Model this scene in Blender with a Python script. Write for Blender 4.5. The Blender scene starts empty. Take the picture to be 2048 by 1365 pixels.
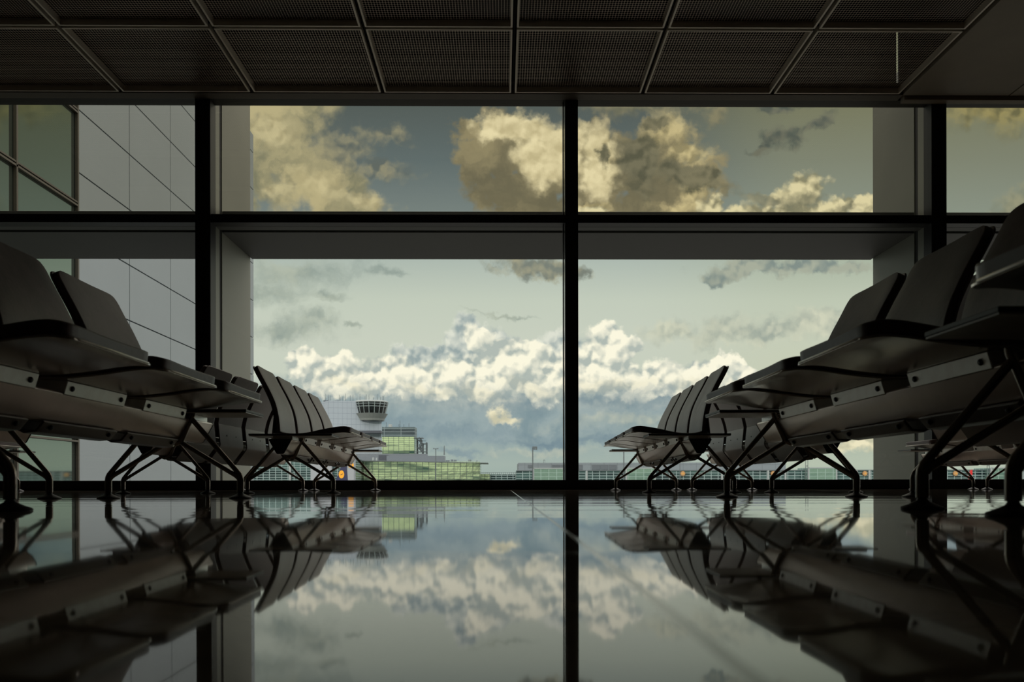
import bpy, bmesh, math, random
from math import pi, sin, cos, tan, radians
from mathutils import Vector, Matrix, Euler

random.seed(7)
scene = bpy.context.scene
C = scene.collection

# ------------------------------------------------------------------ camera
F = 1780.0            # focal length in pixels of the 2048-wide photograph
EYE = 0.059           # the camera lies almost on the floor
YAW = 0.0112
ROLL = 0.00174
HZ = 968.5
cam_data = bpy.data.cameras.new('camera')
cam = bpy.data.objects.new('camera', cam_data)
C.objects.link(cam)
cam_data.sensor_width = 36.0
cam_data.lens = F * 36.0 / 2048.0
cam_data.shift_y = (HZ - 682.5) / 2048.0
cam_data.clip_start = 0.01
cam_data.clip_end = 3000
cam.matrix_world = (Matrix.Translation((0, 0, EYE)) @ Matrix.Rotation(-YAW, 4, 'Z')
                    @ Matrix.Rotation(pi / 2, 4, 'X') @ Matrix.Rotation(-ROLL, 4, 'Z'))
cam_data.dof.use_dof = True
cam_data.dof.focus_distance = 7.0
cam_data.dof.aperture_fstop = 6.3
scene.camera = cam

def ray(px, py):
    """direction (x, 1, z) through a pixel of the photograph"""
    dx, dy = px - 1024.0, py - HZ
    px2, py2 = 1024 + dx - ROLL * dy, HZ + dy + ROLL * dx
    u, v = (px2 - 1024) / F, (HZ - py2) / F
    X = u * cos(YAW) + sin(YAW); Y = cos(YAW) - u * sin(YAW)
    return X / Y, v / Y
def at(px, py, Y):
    a, b = ray(px, py)
    return Vector((a * Y, Y, EYE + b * Y))
def xat(px, Y, py=960): return at(px, py, Y).x
def zat(py, Y, px=1024): return at(px, py, Y).z

# ------------------------------------------------------------------ exposure
scene.view_settings.view_transform = 'Standard'
scene.view_settings.look = 'None'
scene.view_settings.gamma = 1.0
scene.view_settings.use_curve_mapping = False
scene.view_settings.exposure = 0.0

def lin(c):
    return tuple(((x / 255.0) / 12.92 if x / 255.0 <= 0.04045 else ((x / 255.0 + 0.055) / 1.055) ** 2.4) for x in c)
def rgba(c): return lin(c) + (1.0,)

# ------------------------------------------------------------------ node helper
class NT:
    def __init__(s, tree): s.t = tree; s.n = tree.nodes; s.l = tree.links
    def node(s, typ, **kw):
        n = s.n.new(typ)
        for k, v in kw.items(): setattr(n, k, v)
        return n
    def put(s, sock, v):
        if v is None: return
        if isinstance(v, bpy.types.NodeSocket): s.l.new(v, sock)
        else:
            if sock.type == 'RGBA' and hasattr(v, '__len__') and len(v) == 3: v = tuple(v) + (1.0,)
            sock.default_value = v
    def m(s, op, a, b=None, c=None, clamp=False):
        n = s.node('ShaderNodeMath', operation=op, use_clamp=clamp)
        s.put(n.inputs[0], a)
        if b is not None: s.put(n.inputs[1], b)
        if c is not None: s.put(n.inputs[2], c)
        return n.outputs[0]
    def vm(s, op, a, b=None, scale=None):
        n = s.node('ShaderNodeVectorMath', operation=op)
        s.put(n.inputs[0], a)
        if b is not None: s.put(n.inputs[1], b)
        if scale is not None: s.put(n.inputs['Scale'], scale)
        return n.outputs['Value'] if op in ('LENGTH', 'DOT_PRODUCT') else n.outputs['Vector']
    def mix(s, f, a, b, blend='MIX', clamp=True):
        n = s.node('ShaderNodeMix', data_type='RGBA', blend_type=blend, clamp_factor=clamp)
        s.put(n.inputs[0], f); s.put(n.inputs[6], a); s.put(n.inputs[7], b)
        return n.outputs[2]
    def step(s, x, lo, hi, smooth=True):
        n = s.node('ShaderNodeMapRange', interpolation_type='SMOOTHSTEP' if smooth else 'LINEAR')
        s.put(n.inputs[0], x); s.put(n.inputs[1], lo); s.put(n.inputs[2], hi)
        n.inputs[3].default_value = 0; n.inputs[4].default_value = 1
        return n.outputs[0]
    def noise(s, vec, scale, detail=6, rough=0.55, dist=0.0, color=False, dim='2D'):
        n = s.node('ShaderNodeTexNoise', noise_dimensions=dim)
        s.put(n.inputs['Vector'], vec); n.inputs['Scale'].default_value = scale
        n.inputs['Detail'].default_value = detail; n.inputs['Roughness'].default_value = rough
        n.inputs['Distortion'].default_value = dist
        return n.outputs['Color'] if color else n.outputs['Fac']
    def ramp(s, x, pts, interp='LINEAR'):
        n = s.node('ShaderNodeValToRGB')
        cr = n.color_ramp; cr.interpolation = interp
        while len(cr.elements) < len(pts): cr.elements.new(0.5)
        for e, (p, c) in zip(cr.elements, pts):
            e.position = p; e.color = tuple(c) + (1.0,) if len(c) == 3 else c
        s.put(n.inputs[0], x)
        return n.outputs[0]

UPPER_TINT = (.72, .71, .64)     # what the sun-control glass of the upper panes lets through

# ------------------------------------------------------------------ sky with its clouds
def build_world():
    w = bpy.data.worlds.new('sky'); scene.world = w
    w.use_nodes = True
    T = NT(w.node_tree); T.n.clear()
    tc = T.node('ShaderNodeTexCoord')
    sep = T.node('ShaderNodeSeparateXYZ'); T.l.new(tc.outputs['Generated'], sep.inputs[0])
    # directions are flattened on a plane ahead of the window: a across, b up (unit: pixel of a 1780 px lens / 1000)
    yy = T.m('MAXIMUM', sep.outputs['Y'], 0.06)
    K = F / 1000.0
    a = T.m('MULTIPLY', T.m('DIVIDE', sep.outputs['X'], yy), K)
    b = T.m('MULTIPLY', T.m('DIVIDE', sep.outputs['Z'], yy), K)
    cmb = T.node('ShaderNodeCombineXYZ'); T.l.new(a, cmb.inputs[0]); T.l.new(b, cmb.inputs[1])
    P = cmb.outputs[0]
    def W(px, py):
        x, z = ray(px, py); return x * K, z * K
    # warped coordinates: large and small billows
    n1 = T.noise(P, 9.0, 5, 0.6, color=True)
    n2 = T.noise(P, 38.0, 4, 0.6, color=True)
    def warp(p, n, amp):
        d = T.vm('SUBTRACT', n, (0.5, 0.5, 0.5))
        return T.vm('ADD', p, T.vm('SCALE', d, scale=amp))
    Pw = warp(warp(P, n1, 0.07), n2, 0.022)
    Pw2 = warp(P, n1, 0.16)
    # billow relief, lit from above: noise here minus noise a step toward the light
    def billow(p):
        f = T.noise(p, 8.0, 7, 0.56)
        v = T.node('ShaderNodeTexVoronoi', feature='SMOOTH_F1', voronoi_dimensions='2D')
        T.put(v.inputs['Vector'], p); v.inputs['Scale'].default_value = 17.0
        v.inputs['Detail'].default_value = 2.2; v.inputs['Roughness'].default_value = 0.55
        v.inputs['Smoothness'].default_value = 0.28
        d = v.outputs['Distance']
        return T.m('SUBTRACT', T.m('MULTIPLY', f, 0.8), T.m('MULTIPLY', T.m('MULTIPLY', d, d), 0.62))
    Pb = warp(P, n2, 0.012)
    b0 = billow(Pb)
    b1 = billow(T.vm('ADD', Pb, (-0.005, 0.012, 0)))
    relief = T.m('ADD', T.m('MULTIPLY', T.m('SUBTRACT', b0, b1), 2.1), 0.58, clamp=True)
    fine = T.noise(Pw, 20.0, 6, 0.6)
    soft = T.noise(Pw2, 6.0, 4, 0.55)
    streak = T.noise(T.vm('MULTIPLY', Pw2, (1, 3.2, 1)), 5.0, 5, 0.6)
    edge = T.m('ADD', T.m('MULTIPLY', T.m('SUBTRACT', b0, 0.24), 0.50), T.m('MULTIPLY', T.m('SUBTRACT', fine, 0.5), 0.45))

    def field(ells, p):
        cur = None
        for (px, py, rx, ry, *rot) in ells:
            x, z = W(px, py)
            r = radians(rot[0]) if rot else 0.0
            sx, sz = 1000.0 / rx, 1000.0 / ry
            if r == 0.0:
                n = T.node('ShaderNodeVectorMath', operation='MULTIPLY_ADD')
                T.put(n.inputs[0], p); T.put(n.inputs[1], (sx, sz, 0)); T.put(n.inputs[2], (-x * sx, -z * sz, 0))
                ln = T.vm('LENGTH', n.outputs[0])
            else:
                d1 = T.m('ADD', T.vm('DOT_PRODUCT', p, (cos(r) * sx, sin(r) * sx, 0)), -(x * cos(r) + z * sin(r)) * sx)
                d2 = T.m('ADD', T.vm('DOT_PRODUCT', p, (-sin(r) * sz, cos(r) * sz, 0)), -(-x * sin(r) + z * cos(r)) * sz)
                ln = T.m('SQRT', T.m('ADD', T.m('MULTIPLY', d1, d1), T.m('MULTIPLY', d2, d2)))
            e = T.m('SUBTRACT', 1.0, ln)
            cur = e if cur is None else T.m('SMOOTH_MAX', cur, e, 0.25)
        return cur
    # base sky: upright gradient, bluer to the left
    def L(py): return W(1024, py)[1]
    lo, hi = -0.15, 0.95
    def pos(py): return min(1, max(0, (L(py) - lo) / (hi - lo)))
    t = T.m('DIVIDE', T.m('SUBTRACT', b, lo), hi - lo, clamp=True)
    g = [(1100, (120, 128, 126)), (962, (152, 168, 162)), (930, (160, 174, 166)), (880, (150, 166, 164)), (780, (196, 203, 188)),
         (680, (197, 203, 188)), (600, (191, 199, 184)), (520, (170, 181, 172)), (428, (120, 131, 126)), (320, (97, 109, 107)), (200, (84, 92, 87)), (30, (66, 74, 74))]
    base = T.ramp(t, [(pos(p), lin(c)) for p, c in g])
    gr = [(1100, (120, 128, 126)), (962, (166, 180, 168)), (930, (178, 188, 170)), (880, (172, 182, 166)), (780, (196, 200, 176)),
          (680, (194, 200, 180)), (600, (187, 195, 176)), (520, (166, 176, 158)), (428, (138, 147, 132)), (320, (128, 133, 114)), (200, (120, 121, 94)), (30, (100, 100, 74))]
    baser = T.ramp(t, [(pos(p), lin(c)) for p, c in gr])
    base = T.mix(T.step(a, W(1240, 300)[0], W(1620, 300)[0]), base, baser)

    soft_s = T.step(soft, 0.32, 0.68)
    half_s = T.m('MULTIPLY', T.m('ADD', relief, soft_s), 0.5)
    ez = T.m('SUBTRACT', fine, 0.5)

    def layer(col, ells, lo_, hi_, dark, light, e_amp=0.9, shade=None, nz=None, op=1.0, bias=0.0):
        # (a vanishing dependence on the colour so far keeps the layers in order, so the shader stays small)
        f = field(ells, T.vm('ADD', Pw, T.vm('SCALE', col, scale=1e-7)))
        n = T.node('ShaderNodeMath', operation='MULTIPLY_ADD')
        T.put(n.inputs[0], edge if nz is None else nz); n.inputs[1].default_value = e_amp; T.put(n.inputs[2], f)
        mk = T.step(n.outputs[0], lo_, hi_)
        if op != 1.0: mk = T.m('MULTIPLY', mk, op)
        s_ = relief if shade is None else shade
        if bias: s_ = T.m('ADD', s_, bias, clamp=True)
        return T.mix(mk, col, T.mix(s_, lin(dark), lin(light)))

    # ---- behind the upper panes
    col = base
    col = layer(col, [(530, 300, 170, 170), (640, 365, 150, 95, -35), (700, 430, 140, 50, -14), (560, 215, 150, 50)], -0.05, 0.45,
                (118, 119, 96), (184, 173, 130), shade=soft_s, e_amp=.8)
    col = layer(col, [(760, 262, 95, 24, -14), (765, 345, 85, 36, -5), (690, 300, 80, 60)], 0.0, 0.9, (98, 104, 96), (150, 145, 116), nz=ez, e_amp=1.3, op=.85)
    col = layer(col, [(640, 370, 90, 36, -38), (720, 408, 100, 22, -20), (545, 270, 70, 50), (560, 380, 50, 30)], 0.0, 1.0, (160, 150, 112), (206, 194, 148), nz=ez, e_amp=.9, op=.75)
    # the cloud that crosses the mullion: shadowed body, bright upper right
    col = layer(col, [(1010, 300, 120, 85, -35), (1070, 385, 150, 125), (1190, 350, 130, 150), (940, 262, 60, 34), (1310, 345, 165, 120), (1320, 415, 165, 60), (960, 330, 50, 80, 20)], 0.0, 0.32,
                (108, 103, 80), (146, 136, 102), shade=soft_s, e_amp=.8)
    col = layer(col, [(1010, 258, 115, 38, -4), (1090, 320, 85, 75, -40), (1195, 330, 62, 120), (1125, 290, 60, 70), (1060, 262, 80, 50)], -0.02, 0.5,
                (176, 163, 120), (232, 219, 172), e_amp=.8, shade=half_s, bias=.1)
    col = layer(col, [(1330, 262, 80, 46), (1380, 305, 65, 36), (1370, 408, 80, 20), (1395, 375, 50, 50), (1180, 418, 60, 14)], 0.0, 0.8,
                (152, 141, 102), (208, 192, 140), nz=ez, e_amp=1.1, op=.85)
    col = layer(col, [(1280, 320, 60, 78), (1370, 350, 105, 32, -14), (1200, 312, 20, 30), (1310, 250, 40, 20)], 0.0, 0.55, (88, 88, 70), (118, 114, 90), nz=ez, e_amp=1.0, op=.92)
    col = layer(col, [(1250, 214, 160, 30), (1400, 208, 130, 20), (1440, 235, 40, 30)], 0.0, 0.9, (104, 105, 86), (138, 132, 102), nz=ez, e_amp=1.1, op=.85)
    # torn dark scrap, upper right
    col = layer(col, [(1568, 275, 60, 36, 10), (1635, 250, 64, 18, 22), (1560, 210, 64, 18), (1525, 288, 40, 14, 20)], 0.0, 0.75, (84, 91, 82), (112, 113, 96), nz=ez, e_amp=1.7)
    col = layer(col, [(1425, 410, 32, 34), (1600, 428, 180, 44), (1710, 420, 120, 44), (1620, 370, 66, 36), (1585, 390, 75, 30), (1500, 428, 80, 22), (1170, 430, 50, 18)], 0.0, 0.42,
                (140, 136, 106), (222, 211, 164), e_amp=.8)
    col = layer(col, [(1540, 398, 80, 20, -10), (1610, 392, 50, 18), (1690, 425, 60, 14)], 0.0, 0.7, (116, 116, 94), (142, 137, 108), nz=ez, e_amp=1.2, op=.7)
    col = layer(col, [(1990, 215, 170, 50), (2050, 205, 150, 80)], 0.0, 0.8, (108, 104, 72), (150, 140, 92), nz=ez, e_amp=.8)
    col = layer(col, [(2050, 420, 120, 60, 20)], 0.0, 0.8, (120, 122, 98), (160, 154, 118), nz=ez, e_amp=.9, op=.6)
    bright = T.mix(1.0, col, tuple(1 / x for x in UPPER_TINT), 'MULTIPLY', clamp=False)
    upper = T.mix(T.step(b, W(1024, 478)[1], W(1024, 425)[1]), T.vm('SCALE', T.mix(T.step(b, W(1024, 475)[1], W(1024, 455)[1]), base, col), scale=1.10), bright)

    # ---- behind the lower panes: grey shreds high up
    grey = ((136, 149, 142), (172, 179, 163))
    col = base
    col = layer(col, [(590, 548, 220, 42, 3), (550, 585, 120, 34), (770, 545, 70, 16)], 0.0, 1.0, *grey, nz=ez, e_amp=1.0, shade=soft_s, op=.9)
    col = layer(col, [(1070, 536, 110, 30, -6), (1110, 550, 80, 22)], 0.0, 0.6, (120, 126, 116), (160, 157, 132), nz=ez, e_amp=1.2)
    col = layer(col, [(1500, 538, 140, 24, 2), (1435, 550, 60, 18), (1640, 532, 150, 20)], 0.0, 0.6, (128, 140, 134), (164, 169, 152), nz=ez, e_amp=1.3)
    col = layer(col, [(575, 658, 150, 42, 0), (630, 640, 80, 32), (655, 594, 60, 15), (712, 645, 28, 10), (1010, 628, 100, 8, -3)], 0.0, 1.0, *grey, nz=ez, e_amp=1.0, shade=half_s, op=.9)
    col = layer(col, [(1490, 662, 230, 38, 4), (1630, 650, 150, 36), (1340, 668, 90, 26)], 0.0, 0.8, (146, 157, 148), (206, 207, 184), nz=ez, e_amp=1.0, shade=half_s, op=.9)
    # cumulus: bluish heads behind, white rank before them
    col = layer(col, [(960, 695, 100, 56), (840, 715, 90, 30), (1110, 700, 60, 64), (945, 665, 52, 34)], 0.0, 0.25, (150, 164, 164), (218, 220, 206), e_amp=.6)
    # blue-grey mass under the rank
    col = layer(col, [(1000, 835, 620, 72), (700, 800, 260, 62), (1500, 825, 480, 52), (1900, 830, 300, 50)], -0.05, 0.45, (124, 144, 150), (152, 167, 168), e_amp=.6, shade=soft_s)
    col = layer(col, [(1150, 800, 330, 30), (1400, 815, 200, 18), (900, 870, 280, 26), (1080, 884, 260, 14), (1290, 884, 240, 12), (800, 850, 120, 30), (930, 908, 80, 10)], 0.0, 0.9, (106, 128, 140), (134, 152, 158), nz=ez, e_amp=1.0, shade=soft_s, op=.85)
    col = layer(col, [(1260, 848, 260, 24), (1520, 855, 200, 26), (1080, 905, 150, 12)], 0.0, 0.9, (156, 168, 162), (196, 197, 176), nz=ez, e_amp=1.0, op=.6)
    col = layer(col, [(605, 726, 38, 36), (625, 752, 62, 40), (690, 760, 105, 46), (672, 728, 40, 28), (790, 756, 110, 46), (900, 760, 130, 52), (1000, 750, 130, 54), (890, 738, 60, 28), (962, 672, 46, 28), (1010, 692, 60, 24), (1000, 715, 90, 30), (1250, 690, 40, 24),
                      (1090, 760, 100, 60), (1055, 716, 50, 42), (1200, 748, 110, 62), (1205, 690, 60, 50), (1300, 758, 130, 50), (1400, 756, 100, 46), (1440, 732, 56, 34), (1490, 768, 60, 30)],
                -0.04, 0.22, (168, 178, 172), (248, 243, 220), e_amp=.62, bias=0.06)
    # shade gathers in the feet of the rank
    foot = T.m('MULTIPLY', T.step(T.m('ADD', b, T.m('MULTIPLY', ez, 0.12)), W(1024, 752)[1], W(1024, 812)[1]), 0.72)
    inx = T.step(T.m('ADD', b, T.m('MULTIPLY', ez, 0.05)), W(1024, 835)[1], W(1024, 800)[1])
    col = T.mix(T.m('MULTIPLY', foot, inx), col, T.mix(half_s, lin((122, 142, 150)), lin((176, 183, 176))))
    col = layer(col, [(700, 772, 90, 20, -14), (850, 780, 90, 20, -12), (960, 788, 90, 20, -15), (1060, 778, 90, 28, -10), (1230, 770, 150, 24), (1400, 768, 100, 20)], 0.0, 0.9,
                (172, 178, 168), (236, 230, 204), nz=ez, e_amp=1.2, op=.8)
    col = layer(col, [(994, 832, 22, 20), (1008, 845, 34, 12)], 0.0, 0.8, (196, 192, 166), (236, 227, 194), nz=ez, e_amp=1.0)
    col = layer(col, [(1710, 888, 120, 24)], 0.0, 0.6, (190, 188, 160), (232, 224, 190), nz=ez, e_amp=1.2)
    lower = T.vm('SCALE', col, scale=1.10)
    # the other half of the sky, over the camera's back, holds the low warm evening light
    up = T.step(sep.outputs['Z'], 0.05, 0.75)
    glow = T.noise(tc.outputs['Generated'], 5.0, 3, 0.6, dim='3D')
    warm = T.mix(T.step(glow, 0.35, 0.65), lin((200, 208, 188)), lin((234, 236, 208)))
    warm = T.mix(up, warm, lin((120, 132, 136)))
    side = T.mix(T.step(sep.outputs['X'], -0.3, 0.3), T.vm('SCALE', base, scale=.9), T.mix(0.75, T.vm('SCALE', base, scale=2.0), (2.4, 2.3, 2.15)))  # unseen sky to the right brightened beyond the gradient to light the benches
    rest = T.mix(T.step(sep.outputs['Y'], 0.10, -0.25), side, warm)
    rest = T.mix(T.step(sep.outputs['Z'], 0.43, 0.65), rest, (2.4, 2.25, 2.1))  # unseen high sky brightened as added fill for floor and ceiling
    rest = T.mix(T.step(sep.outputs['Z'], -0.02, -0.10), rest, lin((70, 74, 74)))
    def bg(c):
        n = T.node('ShaderNodeBackground'); T.put(n.inputs['Color'], c); return n.outputs[0]
    def ms(f, s1, s2):
        n = T.node('ShaderNodeMixShader'); T.put(n.inputs[0], f); T.l.new(s1, n.inputs[1]); T.l.new(s2, n.inputs[2]); return n.outputs[0]
    front = ms(T.m('GREATER_THAN', b, W(1024, 475)[1]), bg(lower), bg(upper))
    inside = T.m('MULTIPLY', T.m('LESS_THAN', T.m('ABSOLUTE', a), 1.35), T.m('MULTIPLY', T.m('GREATER_THAN', b, -0.03), T.m('LESS_THAN', b, 0.92)))
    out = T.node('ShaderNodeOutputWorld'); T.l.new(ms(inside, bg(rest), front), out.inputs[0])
    w.cycles.sampling_method = 'MANUAL'
    w.cycles.sample_map_resolution = 512
build_world()

# the low sun stands behind the terminal and reaches only the buildings beyond the apron
sd = bpy.data.lights.new('sun', 'SUN'); sd.energy = 1.6; sd.angle = radians(3); sd.color = (1.0, 0.93, 0.8)
sun = bpy.data.objects.new('sun', sd); C.objects.link(sun)
sun.rotation_euler = Euler((radians(72), 0, radians(-28)), 'XYZ')

# ------------------------------------------------------------------ object helpers
def tag(o, label=None, cat=None, group=None, kind=None):
    if label: o['label'] = label
    if cat: o['category'] = cat
    if group: o['group'] = group
    if kind: o['kind'] = kind
    return o
def empty(name, loc=(0, 0, 0), rz=0.0, label=None, cat=None, group=None):
    o = bpy.data.objects.new(name, None); C.objects.link(o)
    o.location = loc; o.rotation_euler = (0, 0, rz); o.empty_display_size = 0.2
    return tag(o, label, cat, group)

class MB:
    """collects shapes and links them as one mesh object"""
    def __init__(s): s.v = []; s.f = []
    def add(s, verts, faces):
        k = len(s.v); s.v += [tuple(p) for p in verts]; s.f += [tuple(i + k for i in f) for f in faces]; return s
    def box(s, a, b):
        x0, y0, z0 = min(a[0], b[0]), min(a[1], b[1]), min(a[2], b[2]); x1, y1, z1 = max(a[0], b[0]), max(a[1], b[1]), max(a[2], b[2])
        return s.add([(x0, y0, z0), (x1, y0, z0), (x1, y1, z0), (x0, y1, z0), (x0, y0, z1), (x1, y0, z1), (x1, y1, z1), (x0, y1, z1)],
                     [(0, 3, 2, 1), (4, 5, 6, 7), (0, 1, 5, 4), (1, 2, 6, 5), (2, 3, 7, 6), (3, 0, 4, 7)])
    def prism(s, poly, y0, y1, axis='Y'):
        """poly in (u, z), swept along y (or poly in (x, y) swept along z)"""
        n = len(poly)
        if axis == 'Y': V = [(u, y0, z) for u, z in poly] + [(u, y1, z) for u, z in poly]
        elif axis == 'Z': V = [(u, z, y0) for u, z in poly] + [(u, z, y1) for u, z in poly]
        else: V = [(y0, u, z) for u, z in poly] + [(y1, u, z) for u, z in poly]
        Fc = [tuple(range(n)), tuple(range(2 * n - 1, n - 1, -1))]
        for i in range(n): j = (i + 1) % n; Fc.append((i, i + n, j + n, j))
        return s.add(V, Fc)
    def tube(s, pts, r, seg=12, cap=True):
        pts = [Vector(p) for p in pts]
        rr = r if hasattr(r, '__len__') else [r] * len(pts)
        rings = []; up = None
        for i, p in enumerate(pts):
            d = (pts[min(i + 1, len(pts) - 1)] - pts[max(i - 1, 0)]).normalized()
            if up is None:
                up = Vector((0, 1, 0)) if abs(d.y) < 0.9 else Vector((1, 0, 0))
            x = d.cross(up).normalized(); yv = x.cross(d).normalized(); up = yv
            rings.append([p + (x * cos(2 * pi * k / seg) + yv * sin(2 * pi * k / seg)) * rr[i] for k in range(seg)])
        V = [q for R_ in rings for q in R_]; Fc = []
        for i in range(len(rings) - 1):
            for k in range(seg):
                a_, b_ = i * seg + k, i * seg + (k + 1) % seg
                Fc.append((a_, b_, b_ + seg, a_ + seg))
        if cap: Fc += [tuple(range(seg - 1, -1, -1)), tuple(range((len(rings) - 1) * seg, len(rings) * seg))]
        return s.add(V, Fc)
    def lathe(s, prof, seg=24, c=(0, 0)):
        """prof (r, z) turned about the vertical through c"""
        V = []; Fc = []
        for r, z in prof:
            for k in range(seg): V.append((c[0] + r * cos(2 * pi * k / seg), c[1] + r * sin(2 * pi * k / seg), z))
        for i in range(len(prof) - 1):
            for k in range(seg):
                a_, b_ = i * seg + k, i * seg + (k + 1) % seg
                Fc.append((a_, b_, b_ + seg, a_ + seg))
        Fc += [tuple(range(seg - 1, -1, -1)), tuple(range((len(prof) - 1) * seg, len(prof) * seg))]
        return s.add(V, Fc)
    def mesh(s, name, mat, smooth=False, bevel=0.0):
        me = bpy.data.meshes.new(name); me.from_pydata(s.v, [], s.f)
        bm = bmesh.new(); bm.from_mesh(me)
        bmesh.ops.recalc_face_normals(bm, faces=bm.faces)
        bm.to_mesh(me); bm.free()
        if smooth:
            for p in me.polygons: p.use_smooth = True
            me.set_sharp_from_angle(angle=radians(38 if not bevel else 60))
        me.materials.append(mat)
        return me
    def build(s, name, mat, parent=None, smooth=False, bevel=0.0, loc=None):
        return link(name, s.mesh(name, mat, smooth, bevel), parent, bevel, loc)

def link(name, me, parent=None, bevel=0.0, loc=None, rz=None):
    o = bpy.data.objects.new(name, me); C.objects.link(o)
    if parent is not None: o.parent = parent
    if loc is not None: o.location = loc
    if rz is not None: o.rotation_euler = (0, 0, rz)
    if bevel:
        m = o.modifiers.new('bevel', 'BEVEL'); m.width = bevel; m.segments = 3; m.limit_method = 'ANGLE'; m.angle_limit = radians(42)
        m.harden_normals = False
    return o
def struct(o): return tag(o, kind='structure')

def rounded(pts, r, n=5):
    """polyline with its inner corners rounded"""
    pts = [Vector(p) for p in pts]; out = [pts[0]]
    for i in range(1, len(pts) - 1):
        a_, p, b_ = pts[i - 1], pts[i], pts[i + 1]
        da, db = (a_ - p), (b_ - p); k = min(r, da.length * .45, db.length * .45)
        A, B = p + da.normalized() * k, p + db.normalized() * k
        for j in range(n + 1):
            t = j / n; out.append(A * (1 - t) ** 2 + p * 2 * t * (1 - t) + B * t * t)
    out.append(pts[-1]); return out

# ------------------------------------------------------------------ materials
def pmat(name, col, rough=0.5, metal=0.0, spec=0.5, bump=None, vary=None):
    m = bpy.data.materials.new(name); m.use_nodes = True
    T = NT(m.node_tree); b = T.n['Principled BSDF']
    b.inputs['Base Color'].default_value = rgba(col)
    b.inputs['Roughness'].default_value = rough
    b.inputs['Metallic'].default_value = metal
    b.inputs['Specular IOR Level'].default_value = spec
    tc = T.node('ShaderNodeTexCoord').outputs['Object']
    if vary:
        sc_, amt = vary
        nz = T.noise(tc, sc_, 5, 0.6, dim='3D')
        c0 = tuple(x * (1 - amt) for x in lin(col)); c1 = tuple(min(1, x * (1 + amt)) for x in lin(col))
        T.put(b.inputs['Base Color'], T.mix(T.step(nz, .3, .7), c0, c1))
        r2 = T.node('ShaderNodeMapRange'); T.put(r2.inputs[0], nz); r2.inputs[3].default_value = max(0, rough - .06); r2.inputs[4].default_value = min(1, rough + .08)
        T.l.new(r2.outputs[0], b.inputs['Roughness'])
    if bump:
        sc_, st = bump
        nz = T.noise(tc, sc_, 4, 0.6, dim='3D')
        bn = T.node('ShaderNodeBump'); bn.inputs['Strength'].default_value = st; bn.inputs['Distance'].default_value = 0.002
        T.l.new(nz, bn.inputs['Height']); T.l.new(bn.outputs[0], b.inputs['Normal'])
    return m

M = {}
M['leather'] = pmat('black leather', (110, 94, 93), 0.42, bump=(60, .35), vary=(9, .25))
M['shell'] = pmat('seat shell aluminium', (196, 188, 180), 0.19, metal=0.85, vary=(3, .12))
M['shell_back'] = pmat('grey back shell', (132, 124, 120), 0.38, metal=0.5, vary=(3, .1))
M['lip'] = pmat('bright seat edge', (235, 228, 218), 0.3, metal=0.7)
M['beam'] = pmat('satin aluminium', (228, 214, 206), 0.30, metal=0.9, vary=(5, .08))
M['bracket'] = pmat('bracket aluminium', (252, 248, 240), 0.36, metal=0.6, vary=(14, .08))
M['leg'] = pmat('dark polished aluminium', (150, 140, 130), 0.26, metal=1.0)
M['black'] = pmat('black plastic', (16, 15, 15), 0.45)
M['table'] = pmat('grey table underside', (205, 198, 188), 0.35, vary=(8, .1))
M['frame'] = pmat('black window profile', (20, 18, 17), 0.5, spec=.3)
M['casing'] = pmat('grey metal casing', (108, 108, 98), 0.5, metal=.2, vary=(1.2, .07))
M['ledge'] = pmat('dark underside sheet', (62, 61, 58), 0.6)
M['header'] = pmat('dark bronze header', (104, 98, 90), 0.6)
M['casing_gap'] = pmat('casing joint', (14, 14, 14), .8)
M['soffit'] = pmat('bronze grey soffit', (160, 152, 138), .6, vary=(2, .05))
M['dark'] = pmat('plenum black', (14, 13, 12), .9)
M['wall'] = pmat('dim wall paint', (62, 60, 56), .8)
M['rib'] = pmat('ceiling rib metal', (235, 228, 216), .45, metal=.4)

def floor_mat():
    m = bpy.data.materials.new('polished floor tile'); m.use_nodes = True
    T = NT(m.node_tree); b = T.n['Principled BSDF']
    tc = T.node('ShaderNodeTexCoord').outputs['Object']
    sep = T.node('ShaderNodeSeparateXYZ'); T.l.new(tc, sep.inputs[0])
    def joint(x, off, pitch, w):
        fr = T.m('FRACT', T.m('DIVIDE', T.m('ADD', x, -off + pitch * 50), pitch))
        d = T.m('MULTIPLY', T.m('MINIMUM', fr, T.m('SUBTRACT', 1.0, fr)), pitch)
        return T.m('LESS_THAN', d, w)
    j = T.m('MAXIMUM', joint(sep.outputs[0], 0.080, 1.32, .0032), joint(sep.outputs[1], 0.77, 0.66, .0012))
    n = T.noise(tc, 26, 8, .65, dim='3D'); n2 = T.noise(tc, 3, 5, .6, dim='3D')
    col = T.mix(T.step(n, .35, .7), lin((136, 124, 110)), lin((166, 152, 136)))
    col = T.mix(T.m('MULTIPLY', T.step(n2, .4, .65), .5), col, lin((148, 136, 122)))
    T.put(b.inputs['Base Color'], T.mix(j, col, lin((120, 112, 98))))
    T.put(b.inputs['Roughness'], T.m('MAXIMUM', T.m('ADD', T.m('MULTIPLY', n2, .04), .012), T.m('MULTIPLY', j, .16)))
    b.inputs['Specular IOR Level'].default_value = .27
    return m
M['floor'] = floor_mat()

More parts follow.
